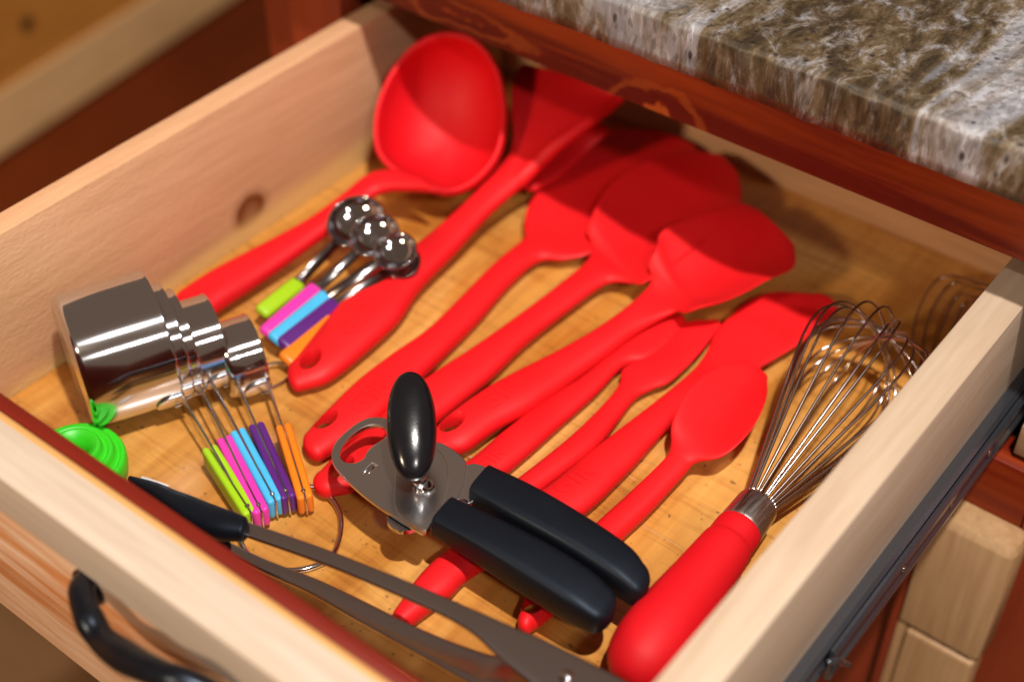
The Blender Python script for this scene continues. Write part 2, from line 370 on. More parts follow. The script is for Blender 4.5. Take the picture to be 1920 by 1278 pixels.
def obox(name, a, b, wdir, width, th, m, parent=None, r=.001, seg=2, taper=1.0):
    """rounded bar from a to b; wdir = direction of its width"""
    d = b-a; L = d.length; d.normalize(); w_ = (wdir-d*wdir.dot(d)).normalized(); n = d.cross(w_)
    bm = bmesh.new(); bmesh.ops.create_cube(bm, size=1)
    for v in bm.verts: v.co = Vector((v.co.x*L, v.co.y*width*(taper if v.co.x > 0 else 1), v.co.z*th))
    bmesh.ops.bevel(bm, geom=bm.edges[:], offset=r, segments=seg, profile=.5, affect='EDGES')
    c = (a+b)/2
    for v in bm.verts: v.co = c+d*v.co.x+w_*v.co.y+n*v.co.z
    return bmobj(name, bm, m, parent, 50)
# ================================================================ SETTING
o = obj('floor', [(-3,-3,-.86),(3,-3,-.86),(3,3,-.86),(-3,3,-.86)], [(0,1,2,3)], M['room']); o['kind'] = 'structure'
# ---- neighbouring cabinet far to the left
nb = thing('base_cabinet', 'blurred wooden cabinet with a pale knotty board, standing left beyond the open drawer', 'cabinet', (-.70,.2,-.86))
def slab(name, a, b, th, z0, z1, m, parent):
    a = Vector(a); b = Vector(b); d = (b-a).normalized(); n = Vector((-d.y, d.x, 0)) 
    V = [a, b, b+n*th, a+n*th]; V = [Vector((v.x, v.y, z0)) for v in V]+[Vector((v.x, v.y, z1)) for v in V]
    return obj(name, V, [(0,1,2,3),(4,5,6,7),(0,1,5,4),(1,2,6,5),(2,3,7,6),(3,0,4,7)], m, parent, False)
LA, LB = (-.594, -.655, 0), (-.848, 1.105, 0)
M['farpale'] = wood('far_pale_board', (.66,.37,.14), (.86,.58,.30), 'y', .22, .5, .3, [(vec(P(205,128,-.388)), .013), (vec(P(330,70,-.388)), .016)], (.07,.025,.008))
M['farbrown'] = wood('far_brown_board', (.42,.15,.022), (.64,.28,.05), 'y', .22, .5, .3, [(vec(P(48,45,-.301)), .016)], (.03,.008,.003))
M['farshade'] = wood('far_shade_board', (.20,.028,.005), (.36,.07,.010), 'y', .22, .5, .3)  # dark red tone paints in the shadow below the pale board
slab('board', LA, LB, .02, -.352, .16, M['farbrown'], nb)
slab('board', (LA[0]+.004, LA[1], 0), (LB[0]+.004, LB[1], 0), .02, -.420, -.3525, M['farpale'], nb)
slab('recess_board', (LA[0]-.01, LA[1], 0), (LB[0]-.01, LB[1], 0), .02, -.578, -.4205, M['farshade'], nb)
slab('board', (LA[0]-.006, LA[1], 0), (LB[0]-.006, LB[1], 0), .02, -.86, -.5785, M['room'], nb)
# ---- the cabinet that holds the drawer
cb = thing('kitchen_cabinet', 'red cherry cabinet with pale alder door, under the granite counter', 'cabinet', (.18,.26,-.86))
top = prism_x('top_rail', [(.257,.1005),(.257,.1425),(.276,.1425),(.276,.1005)], -.0205, .3985, M['cherry'], cb)
rbox('stile', (-.062,.256,-.86), (-.021,.276,.1425), M['cherryz'], cb, .001)
rbox('stile', (-.088,.262,-.86), (-.0625,.276,.1425), M['cherryz'], cb, .001)
rbox('filler_panel', (-.0885,.277,-.86), (-.0845,.90,.1425), M['cherryz'], cb, 0)
rbox('stile', (.399,.256,-.86), (.56,.276,.1425), M['cherryz'], cb, .001)
rbox('middle_rail', (-.0205,.257,-.060), (.3985,.276,-.0075), M['cherry'], cb, .001)
rbox('ledge', (.3835,.262,-.0045), (.3985,.278,.013), M['door'], cb, .0008)
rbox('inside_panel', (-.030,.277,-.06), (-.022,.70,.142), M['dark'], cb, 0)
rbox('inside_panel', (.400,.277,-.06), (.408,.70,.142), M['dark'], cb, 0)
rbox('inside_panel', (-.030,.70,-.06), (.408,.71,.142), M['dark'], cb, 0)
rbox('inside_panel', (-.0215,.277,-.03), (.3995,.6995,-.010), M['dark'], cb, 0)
# door: alder frame round a cherry panel (parts of the cabinet door, which is a part of the cabinet)
R1, T1, B1 = .4045, -.0405, -.1225
prof = [(.362,.2385),(.4005,.2385),(.4035,.2405),(R1,.244),(R1,.2565),(.362,.2565)]
n = len(prof); zs = [(B1+.0003, 0, .0025), (B1+.003, 1, 0), (T1-.0045, 1, 0), (T1-.0030, 1, .0006), (T1, 1, .0028)]
V = []
for z, _, ins in zs:
    for (x, y) in prof: V.append((x-(ins*.6 if x > .40 else 0), y+(ins if y < .25 else 0), z))
F = [tuple(range(n)), tuple(range((len(zs)-1)*n, len(zs)*n))]
for i in range(len(zs)-1):
    for k in range(n): F.append((i*n+k, i*n+(k+1) % n, (i+1)*n+(k+1) % n, (i+1)*n+k))
door = obj('door', V, F, M['doorz'], cb, True, 35)
rail_ = prism_x('door_rail', [(.2385,-.0700),(.2385,-.0446),(.2392,-.0430),(.2415,-.0405),(.2565,-.0405),(.2565,-.0700)], .02, .3615, M['door'], door)
rbox('door_stile', (.3665,.2372,-.80), (.4028,.2562,B1-.0006), M['doorz'], door, .0022, 3)
rbox('door_stile', (.361,.2392,-.80), (.3660,.2560,B1-.0006), M['doorz'], door, .0008)
rbox('door_panel', (.02,.2460,-.80), (.3595,.2555,-.0705), M['cherryz'], door, .001)
rbox('panel_moulding', (.3560,.2400,-.80), (.3612,.2458,-.0712), M['cherryz'], door, .0015)
# ---- granite
ct = []
prof = [(.232,.1435),(.232,.148),(.2318,.153),(.2319,.1605)]+[(.232+.0035*(1-math.cos(a*math.pi/16)), .1625+.0035*math.sin(a*math.pi/16)) for a in range(0, 9)]+[(.245,.166),(.255,.166),(.27,.1660)]
prof += [(.27+.03*k, .1660) for k in range(1, 22)]
nx = 360; x0, x1 = -.10, .95
from mathutils import noise as mn
V = []; F = []
for i in range(nx+1):
    x = x0+(x1-x0)*i/nx
    for j, (y, z) in enumerate(prof):
        q = mn.noise(Vector((x*95, y*95, z*95)))*.0007+mn.noise(Vector((x*260, y*260, z*200)))*.0003
        V.append((x, y+q*max(0, 1-max(0, j-3)/8), z+q*max(0, 1-abs(j-8)/6)+(-abs(q)*.8 if j == 0 else 0)))
m_ = len(prof)
for i in range(nx):
    for j in range(m_-1): F.append((i*m_+j, i*m_+j+1, (i+1)*m_+j+1, (i+1)*m_+j))
b0 = len(V); V += [(x0,.90,.1432),(x1,.90,.1432)]
F.append(tuple([i*m_ for i in range(nx+1)]+[b0+1, b0]))
tag(obj('countertop', V, F, M['granite'], None), 'brown, grey and white veined granite countertop with a rough rounded edge above the drawer', 'countertop')
# ================================================================ DRAWER
dw = thing('drawer', 'open shallow wooden drawer with pale sides, full of kitchen utensils', 'drawer', (.18,.16,-.02))
rbox('bottom_panel', (.0003,-.0445,-.006), (.3537,.3725,0), M['floor'], dw, 0)
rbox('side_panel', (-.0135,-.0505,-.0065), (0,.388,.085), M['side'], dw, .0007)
rbox('side_panel', (.354,-.0505,-.0065), (.3715,.388,.085), M['pale'], dw, .0007)
rbox('back_panel', (.0003,.373,-.006), (.3537,.3875,.074), M['back'], dw, .0006)
fp = prism_x('front_panel', [(-.0513,-.024),(-.0513,.0832),(-.0530,.0850),(-.0700,.0852),(-.0716,.0848),(-.0727,.0836),(-.0732,.0800),(-.0732,.0615),(-.0722,.0595),(-.0682,.0588),(-.0682,-.024)], -.05, .41, M['palex'], dw, 25)
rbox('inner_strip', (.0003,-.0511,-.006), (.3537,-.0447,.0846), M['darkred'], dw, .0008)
rbox('facing_board', (-.05,-.0708,-.0235), (.41,-.0684,.0580), M['front'], dw, .0008)
ee = rbox('edge_band', (-.05,-.0548,.0800), (.41,-.0512,.0856), M['amber'], dw, .0016, 3)
# pull handle
hp = [Vector((.156,-.0700,.053)), PY(153,1105,-.0770), PY(163,1150,-.0830), PY(192,1198,-.0860), PY(240,1234,-.0880), PY(300,1262,-.0880), PY(372,1288,-.0840), Vector((.264,-.0700,.050))]
hs = spline(hp, 10); L = len(hs)
rads = []
for i in range(L):
    u = i/(L-1); r = .0048
    r += .0010*math.exp(-((u-.55)/.10)**2)+.0005*math.exp(-((u-.33)/.05)**2)
    rads.append(r)
pull = tube('handle', hs, .004, M['iron'], dw, 16, rads=rads)
for c in (hp[0], hp[-1]): lathe('foot_plate', Vector((c.x, -.0709, c.z-.003)), Vector((0,-1,0)), [(0,.008),(.0015,.008),(.0028,.006),(.003,.002)], M['iron'], pull, 24)
# steel slide on the outer right side
sl = prism_y('slide_rail', [(.3717,.026),(.3758,.0262),(.3775,.0252),(.3775,.0235),(.3758,.0215),(.3758,.0140),(.3775,.0120),(.3775,.0100),(.3758,.0092),(.3717,.0092)], -.05, .60, M['slide'], dw)
s2 = prism_y('slide_member', [(.3778,.0240),(.3790,.0238),(.3804,.0225),(.3804,.0205),(.3794,.0190),(.3794,.0120),(.3806,.0102),(.3806,.0075),(.3790,.0060),(.3778,.0060)], .092, .62, M['slide'], dw)
tube('slide_lever', spline([Vector((.3796,.086,.024)), Vector((.3815,.091,.022)), Vector((.382,.096,.015)), Vector((.3805,.101,.009)), Vector((.382,.105,.004))], 5), .0013, M['slide'], dw, 8)
for yy, zz in ((.120,.0095),(.152,.0155),(.196,.0160),(.235,.0150)): lathe('rivet', Vector((.3794, yy, zz)), Vector((1,0,0)), [(0,.0016),(.0006,.0014),(.0010,.0004)], M['steel'], s2, 12)
# ================================================================ RED UTENSILS
GR = 'red silicone utensils lying side by side in the drawer'
def one(name, label, cat, st, nh, hk=None, letters=None, cap0=.006, cap1=.008):
    """one moulded piece: handle and head built in one skin, split where the neck ends"""
    c = P((st[0][0]+st[0][2])/2, (st[0][1]+st[0][3])/2, .0)
    r = thing(name, label, cat, c, GR)
    V, F = loft(st, cap0, cap1, .95, .85); n = 28; rings = len(V)//n
    cut_ = 9*(1 if cap0 else 0)+nh*7
    hv = V[:(cut_+1)*n]; hf = [f for f in F if len(f) == 4 and max(f) < (cut_+1)*n]+[tuple(range(n))]
    # the handle runs a little way into the head so that the two stay closed bodies
    h = obj('handle', hv, hf+[tuple(cut_*n+k for k in range(n))], M['red'], r)
    dv = V[cut_*n:]; df = [tuple(i-cut_*n for i in f) for f in F if len(f) == 4 and min(f) >= cut_*n]
    hd = obj('head', dv, df+[tuple((rings-1-cut_)*n+k for k in range(n)), tuple(range(n))], M['red'], r)
    for o_ in (h, hd): o_.data.set_sharp_from_angle(angle=math.radians(60))
    if hk:
        a = P(st[0][0], st[0][1]); b = P(st[2][0], st[2][1]); hole(h, *hk, dirv=(b-a))
    for (tx, x_, y_, x2, y2, sz) in (letters or []): emboss(tx, h, P(x_, y_, .012), P(x2, y2, .012), sz, M['red'], h)
    return r, h, hd
HB = .0058
# G wide turner under the whisk
one('turner', 'red silicone turner with its broad head partly under the whisk wires', 'turner',
 [(744,1141,770,1172,.006,.005),(790,1076,845,1116,.007,HB),(850,1027,897,1072,.007,HB),(1011,924,1080,975,.007,HB),(1114,842,1175,890,.007,HB),(1215,765,1260,797,.007,.0048),(1290,703,1330,735,.007,.0042),
  (1318,668,1378,722,.007,.0032,.001),(1352,607,1430,692,.007,.0022,.001),(1430,550,1505,645,.008,.0018,.001),(1525,550,1562,590,.009,.0015)], 6, None,
 [('GIR', 1040, 925, 1110, 878, .0115)], .006, .006)
# E slim jar spatula
one('jar_spatula', 'slim red silicone spatula with narrow rounded blade, under the squared turner', 'spatula',
 [(800,912,835,955,.006,.005),(880,864,934,898,.006,.0052),(940,813,990,855,.006,.0050),(1010,760,1048,803,.006,.0045),(1090,708,1120,738,.0065,.0038),(1148,662,1170,687,.007,.0034),
  (1172,635,1215,674,.0075,.0028),(1226,598,1255,645,.008,.0022),(1262,590,1282,612,.008,.0018)], 5, None, [('GIR', 892, 880, 945, 838, .0095)], .005, .004)
# F butter spreader
one('spreader', 'thin red silicone spreader with angled pointed blade beside the slim spatula', 'spreader',
 [(880,965,925,1000,.006,.005),(973,898,1014,922,.006,.005),(1067,822,1110,850,.006,.0048),(1130,760,1160,790,.006,.004),(1160,720,1193,748,.006,.0034),
  (1168,690,1226,730,.0065,.0024),(1222,660,1260,715,.007,.0020),(1282,605,1312,665,.008,.0016),(1330,600,1349,614,.008,.0013)], 4, None, None, .005, .003)
# H spoon
one('small_spoon', 'small red silicone spoon with an oval bowl, beside the whisk', 'spoon',
 [(975,1150,1000,1178,.006,.005),(1002,1095,1048,1142,.006,.0055),(1109,990,1156,1022,.007,.0052),(1180,925,1220,960,.008,.0048),(1246,860,1282,892,.010,.004),
  (1257,832,1306,868,.012,.0030,.000),(1260,792,1362,862,0.0155,.0022,0.0044),(1287,743,1410,822,0.0165,.0018,0.0077),(1335,702,1436,765,0.0165,.0018,0.0066),(1390,680,1439,717,0.0155,.0015,0.0022)], 4, (1001,1140,.006), None, .005, .004)
# B
one('spatula', 'red silicone spatula, flat rounded head, the rearmost of the three overlapping heads', 'spatula',
 [(576,812,608,857,0.0067,.005),(607,778,652,832,0.0070,HB),(670,716,714,787,0.0070,.0062),(735,667,778,722,0.0070,.0062),(800,622,838,664,0.0070,.0060),(863,560,899,602,0.0070,.0055),(928,494,960,532,0.0073,.0048),(980,449,1012,490,0.0077,.0038),
  (981,425,1060,490,0.0085,.0028,0.0008),(986,392,1110,482,0.0090,.0024,0.0027),(1015,350,1150,450,0.0095,.0022,0.0041),(1046,310,1200,420,0.0097,.002,0.0041),(1085,260,1260,372,0.0097,.002,0.0027),(1150,240,1296,315,0.0095,.0018),(1225,245,1308,284,0.0093,.0015)], 7,
 (611,799,.007), [('GIR', 655, 775, 730, 715, .0135)], .006, .004)
# C
one('spoonula', 'red silicone spoon with oval dished head, the middle of the three overlapping heads', 'spoon',
 [(603,885,624,927,0.0060,.005),(625,860,668,917,0.0070,HB),(680,812,735,880,0.0070,.0062),(740,758,790,815,0.0070,.0062),(803,708,850,768,0.0070,.0060),(880,658,927,705,0.0075,.0056),(960,602,992,642,0.0081,.0050),(1040,541,1070,580,0.0091,.0042),(1100,488,1140,532,0.0104,.0036),
  (1107,455,1190,538,0.0113,.0026,0.0031),(1106,425,1224,542,0.0145,.0022,0.0082),(1126,385,1262,525,0.0151,.0020,0.0121),(1165,348,1320,480,0.0158,.0018,0.0136),(1225,312,1365,430,0.0161,.0018,0.0109),(1290,290,1392,386,0.0164,.0018,0.0055),(1340,290,1388,340,0.0164,.0015,0.0015)], 8,
 (640,889,.007), None, .006, .004)
# D
one('turner', 'red silicone turner with squared head, topmost of the three overlapping heads', 'turner',
 [(815,814,848,852,0.0065,.005),(832,788,880,842,0.0080,HB),(900,738,936,802,0.0090,.0062),(960,703,1002,766,0.0094,.0062),(1040,663,1077,712,0.0101,.0056),(1110,623,1146,662,0.0117,.0050),(1170,580,1202,620,0.0136,.0042),
  (1222,532,1268,592,0.0155,.0032,0.0034),(1230,493,1312,597,0.0212,.0026,0.0100),(1233,462,1352,596,0.0220,.0022,0.0135),(1270,433,1392,578,0.0227,.002,0.0120),(1332,405,1440,545,0.0231,.0018,0.0084),(1385,384,1489,512,0.0231,.0018,0.0034),(1403,384,1493,466,0.0231,.0015)], 6,
 (846,806,.0075), [('GIR', 900, 775, 975, 722, .0130)], .006, .003)
# A : turner standing steeply at the back
ra, ha, hda = one('wok_turner', 'red silicone turner with a steep raised edge, in shadow next to the ladle', 'turner',
 [(556,672,566,730,.007,.005),(580,640,622,712,.008,.0062),(632,574,692,657,.009,.0070),(690,520,750,602,.010,.0070),(762,474,790,540,.012,.0062),(828,423,855,472,.015,.0056),(890,365,918,402,.020,.0050),(938,312,975,350,.026,.0046),
  (957,288,1008,312,.032,.0030,.002),(962,255,1045,280,.038,.0024,.004),(956,215,1095,240,.044,.0020,.004),(956,165,1150,193,.050,.0020,.003),(974,122,1165,178,.054,.0018,.002)], 7,
 (583,688,.008), [('GIR', 640, 640, 705, 580, .0135)], .006, .002)
re_ = spline([P(938,362,.018), P(975,335,.027), P(1012,300,.034), P(1048,268,.042), P(1098,232,.048), P(1150,194,.052), P(1166,179,.055)], 6)
tube('raised_rib', re_, .003, M['red'], ra, 10, rads=[.0052-.0024*i/(len(re_)-1) for i in range(len(re_))])
V, F = loft([(985,345,1012,352,.016,.0022),(1020,300,1050,330,.018,.0022),(1050,270,1100,285,.022,.002),(1100,235,1140,250,.03,.002)], .004, .004, 1.0, .8)
obj('outer_wing', V, F, M['red'], ra)
# ladle
nrm = Vector((.25,-.58,.80)).normalized(); lc = P(826,214,.050)
rim = [(700,248),(707,195),(733,135),(775,85),(830,60),(885,68),(925,105),(945,160),(951,225),(938,290),(905,335),(865,361),(825,365),(780,345),(735,322),(707,290)]
rp = [PN(x, y, lc, nrm) for x, y in smooth2(rim, 4)]; cc = sum(rp, Vector())/len(rp); n = len(rp)
ld = thing('ladle', 'large red silicone ladle with its bowl facing forward in the back left corner', 'ladle', P(560,480,0), GR)
V = []; F = []
prof = [(1.0,.0),(.985,.0022),(.955,.0030),(.925,.0022),(.90,-.0005)]+[(.90*math.cos(a*math.pi/26), -.0005-.030*math.sin(a*math.pi/26)) for a in range(1, 13)]+[(.02,-.0305)]
outp = [(.03,-.0350)]+[(.97*math.cos(a*math.pi/26), -.0350*math.sin(a*math.pi/26)-.0005) for a in range(12, 0, -1)]+[(1.0,-.003)]
allp = prof+outp
for s, h in allp:
    for p in rp: V.append(cc+(p-cc)*s+nrm*h)
L = len(allp)
for i in range(L):
    j = (i+1) % L
    if i == len(prof)-1: continue
    for k in range(n): F.append((i*n+k, i*n+(k+1) % n, j*n+(k+1) % n, j*n+k))
F.append(tuple((len(prof)-1)*n+k for k in range(n))); F.append(tuple(len(prof)*n+k for k in range(n)))
low = min(v.z for v in V); print('ladle low', low, 'high', max(v.z for v in V))
obj('bowl', V, F, M['red2'], ld)
V, F = loft([(340,548,376,604,.010,.006),(396,513,428,568,.011,.0066),(457,480,486,530,.012,.0060),(522,446,547,487,.014,.0054),(586,410,606,443,.017,.0050),(642,368,664,400,.021,.0046),(690,330,712,362,.025,.0044),(735,320,768,358,.029,.0042),(775,330,815,362,.032,.0038)], .008, .004, .95)
obj('handle', V, F, M['red2'], ld)
# ================================================================ WHISK
wk = thing('whisk', 'steel balloon whisk with a thick red handle lying along the right side', 'whisk', P(1300,1100,0), None)
A0 = P(1402,962,.0185); A1 = P(1648,640,.034); ax = (A1-A0).normalized(); upv = (Vector((0,0,1))-ax*ax.z).normalized(); sd = ax.cross(upv)
LW = (A1-A0).length
hb = P(1202,1235,.0165); ha_ = P(1388,990,.0180); hx = (ha_-hb).normalized(); HL = (ha_-hb).length
pr = [(-.0125,.0004),(-.0118,.0050),(-.009,.0092),(-.004,.0126),(.003,.0144),(.012,.0150),(.025,.0143),(.045,.0125),(.065,.0110),(HL-.010,.0103),(HL-.002,.0101),(HL,.0094)]
sp_ = spline([Vector((a, b, 0)) for a, b in pr], 4)
lathe('handle', hb, hx, [(q.x, max(q.y,.0003)) for q in sp_], M['red2'], wk, 40)
fr = lathe('ferrule', ha_, hx, [(-.002,.0088),(-.0005,.0097),(.001,.0098),(.0135,.0092),(.0148,.0090),(.0150,.0070),(.012,.0066)], M['brushed'], wk, 40, sharp=50)
F0 = ha_+hx*.013
wax = (A1-F0); LW = wax.length; wax.normalize(); wu = (Vector((0,0,1))-wax*wax.z).normalized(); ws = wax.cross(wu)
NL = 13; rnd = random.Random(5)
for k in range(NL):
    ph = math.pi*k/NL+.12+rnd.uniform(-.08,.08); dirv = wu*math.sin(ph)+ws*math.cos(ph)
    ext = LW*(1.05+.02*math.sin(k*2.1)+.035*rnd.uniform(-1,1)); R_ = .0365*(1+.07*rnd.uniform(-1,1)); r0 = .0058
    half = []
    for i in range(0, 33):
        s = i/32; x = ext*math.sin(s*math.pi/2)**.92 if s > 0 else 0
        x = ext*(1-(1-s)**1.55)
        u = x/ext
        r = r0*(1-u)+R_*(u**1.05)*math.sqrt(max(0, 1-u**7))*1.12
        half.append((x, r))
    tw = rnd.uniform(-.0025,.0025); off = ws*tw+wu*rnd.uniform(-.001,.001)
    pts = [F0+wax*x+dirv*r+off*(x/ext) for x, r in half]+[F0+wax*x-dirv*r+off*(x/ext) for x, r in reversed(half[:-1])]
    tube('wire', pts, .00062, M['wire'], wk, 7)
# stray wire loops against the right wall
sw = thing('wire_loops', 'four thin brown wire loops resting against the right side behind the whisk', 'wire utensil', P(1760,640,0))
for (a, b, c_, d_) in (((1712,720),(1716,600),(1765,520),(1856,537)),((1722,716),(1740,600),(1785,532),(1846,545)),((1732,712),(1765,615),(1795,556),(1834,558)),((1745,700),(1778,632),(1806,572),(1828,567))):
    q = [P(1700,790,.004), P(*a, .004), P(*b, .006), P(*c_, .010), P(*d_, .024)]
    q.append(Vector((.3525, q[-1].y+.006, .018)))
    tube('wire', spline(q, 10), .0007, M['wire'], sw, 7)
# ================================================================ CAN OPENER
op = thing('can_opener', 'black handled steel can opener with oval turning key, lying across the red handles', 'can opener', P(840,920,.03))
Z = .030
outl = [(728,789),(710,786),(692,787),(672,796),(652,811),(632,831),(624,850),(626,868),(636,884),(668,916),(700,942),(735,965),(772,988),(798,999),(812,975),(830,955),(851,943),(866,915),(873,878),(868,862),(842,842),(820,832),(795,828),(770,826),(752,818),(740,802)]
hol = [(722,804),(710,799),(693,799),(672,808),(650,826),(638,846),(638,862),(650,871),(668,871),(684,862),(690,850),(702,838),(718,828),(727,818)]
slot = [(676,890),(698,869),(710,874),(688,895)]
pl = flat('body_plate', smooth2(outl, 3), Z, .0014, M['dull'], op, [smooth2(hol, 3), slot], .0004)
obox('punch_tab', P(680,890,Z-.0006), P(704,874,Z+.0004), Vector((.7,.7,0)), .0042, .0008, M['steel'], op, .0003, 1)
flat('cover_plate', smooth2([(742,905),(745,960),(790,992),(802,990),(826,950),(838,905),(836,868),(815,842),(780,835),(750,850)], 3), Z+.0016, .0010, M['dull'], op, (), .0003)
flat('neck_plate', smooth2([(853,925),(850,905),(862,885),(885,872),(915,880),(930,893),(905,925),(880,945),(862,940)], 3), Z-.0012, .0014, M['dull'], op, (), .0003)
lathe('toothed_wheel', P(760,975,Z-.004), Vector((0,0,1)), [(0,.004),(0,.0075),(.002,.0075),(.002,.004)], M['steel'], op, 22, sharp=30)
lathe('rivet', P(801,914,Z+.002), Vector((0,0,1)), [(0,.0034),(.0018,.0033),(.0026,.0026),(.0028,.001)], M['steel'], op, 24, sharp=40)
lathe('rivet', P(868,946,Z), Vector((0,0,1)), [(0,.0022),(.0014,.0020),(.0018,.0006)], M['steel'], op, 20)
def grip(st, nm='handle_grip'):
    V, F = loft(st, .0012, .007, .96, .42); o = obj(nm, V, F, M['black'], op); o.data.set_sharp_from_angle(angle=math.radians(70)); return o
grip([(921,884,879,934,Z,.0062),(1010,930,955,983,Z,.0078),(1105,988,1058,1043,Z-.001,.0084),(1178,1038,1136,1092,Z-.002,.0080),(1204,1068,1172,1115,Z-.003,.0068)])
grip([(852,944,809,992,Z,.0062),(935,986,885,1038,Z,.0078),(1030,1036,978,1098,Z-.001,.0086),(1105,1083,1058,1148,Z-.002,.0084),(1140,1112,1098,1170,Z-.003,.0070)])
k0 = P(776,898,.043); k1 = P(768,700,.063); kc = (k0+k1)/2; ka = (k1-k0); kl = ka.length/2; ka.normalize()
kv = (kc-CAM).normalized(); kw = ka.cross(kv).normalized()
bm = bmesh.new(); bmesh.ops.create_uvsphere(bm, u_segments=40, v_segments=28, radius=1); kn_ = ka.cross(kw)
for v in bm.verts:
    x, y, z = v.co; 
    sgn = lambda q, e: math.copysign(abs(q)**e, q)
    v.co = kc+ka*(sgn(z, .95)*kl*1.03)+kw*(sgn(x,.9)*.0102)+kn_*(sgn(y,.9)*.0072)
bmobj('turning_key', bm, M['gloss'], op)
tube('key_shaft', [P(790,912,Z+.001), P(784,890,.042)], .0032, M['steel'], op, 14)
# ================================================================ MEASURING CUPS
GC = 'nested steel measuring cups with coloured grips'
ca = (P(297,631,.032)-P(140,679,.032)).normalized(); ca = Vector((ca.x, ca.y, 0)).normalized()
cups = [ # rim centre, radius, depth, colour, strip start, grip start, grip end, size words
 (P(298,631,.0325), .0318, .0400, 'green', (335,737), (393,850), (472,974), 'largest'),
 (P(325,634,.0312), .0268, .0340, 'pink', (366,712), (421,832), (492,972), 'second largest'),
 (P(346,637,.0295), .0243, .0300, 'blue', (388,703), (446,818), (518,952), 'middle-sized'),
 (P(404,634,.0268), .0212, .0260, 'purple', (432,692), (481,806), (542,946), 'second smallest'),
 (P(478,659,.0200), .0182, .0175, 'orange', (493,692), (532,808), (574,946), 'smallest')]
for i, (rc, R_, D_, colr, s0, g0, g1, word) in enumerate(cups):
    t_ = thing('measuring_cup', f'{word} polished steel measuring cup, with the {colr} handle grip', 'measuring cup', rc, GC)
    rb = .0022
    prof = [(-D_,.0005),(-D_,R_-rb*1.6),(-D_+rb*.3,R_-rb*.6),(-D_+rb*1.2,R_-.0003),(-D_*.5,R_),(-.001,R_),(0,R_+.0004),(.0006,R_+.0001),(.0005,R_-.0008),(-.001,R_-.0010),(-D_+rb*1.2,R_-.0012),(-D_+rb*.5,R_-rb*1.3),(-D_+.0010,R_-rb*2),(-D_+.0010,.0005)]
    lathe_local('cup', rc, ca, prof, M['cup'], t_, 96, sharp=50)
    zs0 = rc.z-R_*.62; zs0 = max(zs0, .010)
    a = P(*s0, zs0+.006); b = P(*g0, .0115); c = P(*g1, .0085)
    d = (c-a).normalized(); up = Vector((0,0,1))
    bar = obox('handle_strip', a, c, up, .0085, .0010, M['dull'], t_, .0004, 1)
    # bent tab that is riveted to the wall of the cup
    rad = (a-rc); rad -= ca*rad.dot(ca); rn = rad.normalized(); tn = ca.cross(rn)
    V = []; F = []; nn = 10
    for ii in range(nn+1):
        for jj in range(9):
            ang = (jj/8-.5)*.0125/R_; s_ = ii/nn; hw = math.sqrt(max(0, 1-max(0, s_-.45)**2/.31)); xx = -.0125*s_
            dd_ = rn*math.cos(ang*hw)+tn*math.sin(ang*hw); V.append(rc+ca*(xx+.0005)+dd_*(R_+.0007))
    for ii in range(nn):
        for jj in range(8): F.append((ii*9+jj, ii*9+jj+1, (ii+1)*9+jj+1, (ii+1)*9+jj))
    tb = obj('tab', V, F, M['dull'], t_); so = tb.modifiers.new('s', 'SOLIDIFY'); so.thickness = .0009; so.offset = 0
    rmp = rc+rn*(R_+.0009)
    tube('tab_bend', spline([rmp-ca*.0040+tn*.0048, rmp-ca*.0002+tn*.0035, rmp+ca*.0008, a+d*.001], 5), .0008, M['steel'], t_, 8)
    side = d.cross(up).normalized()
    for q in (-1, 1):
        st_ = []
        p0 = b+side*q*.00190; p1 = c+side*q*.00190
        obox('grip', p0, p1+d*.0005, up, .0116, .0033, M[colr], bar, .0016, 5)
    obox('strip_end', b+d*.004, c+d*.0010, up, .0119, .0011, M['steel'], bar, .0005, 1)
    lathe('rivet', c-d*.003+Vector((0,0,.0052)), up, [(0,.0012),(.0008,.0011),(.0012,.0004)], M['steel'], bar, 12)
def ring(name, label, pts, r, z):
    q = [P(x, y, z+dz) for x, y, dz in pts]
    n = len(q); out = []
    for i in range(n):
        for k in range(8): out.append(cr(q[i-1], q[i], q[(i+1) % n], q[(i+2) % n], k/8))
    return tag(tube(name, out, r, M['steel'], None, 10, True), label, 'ring')
ring('key_ring', 'large steel ring joining the measuring cup handles', [(575,912,.003),(612,925,.002),(637,962,0),(636,1010,0),(615,1048,0),(560,1068,0),(500,1062,0),(462,1035,0),(450,1000,.001),(462,968,.003),(510,930,.005)], .00125, .0018)
ring('key_ring', 'small steel ring of the measuring spoons, below the smallest cup', [(545,690,.001),(536,712,0),(505,728,0),(470,733,0),(448,722,0),(450,702,0),(480,690,.002),(520,680,.003)], .0008, .0015)
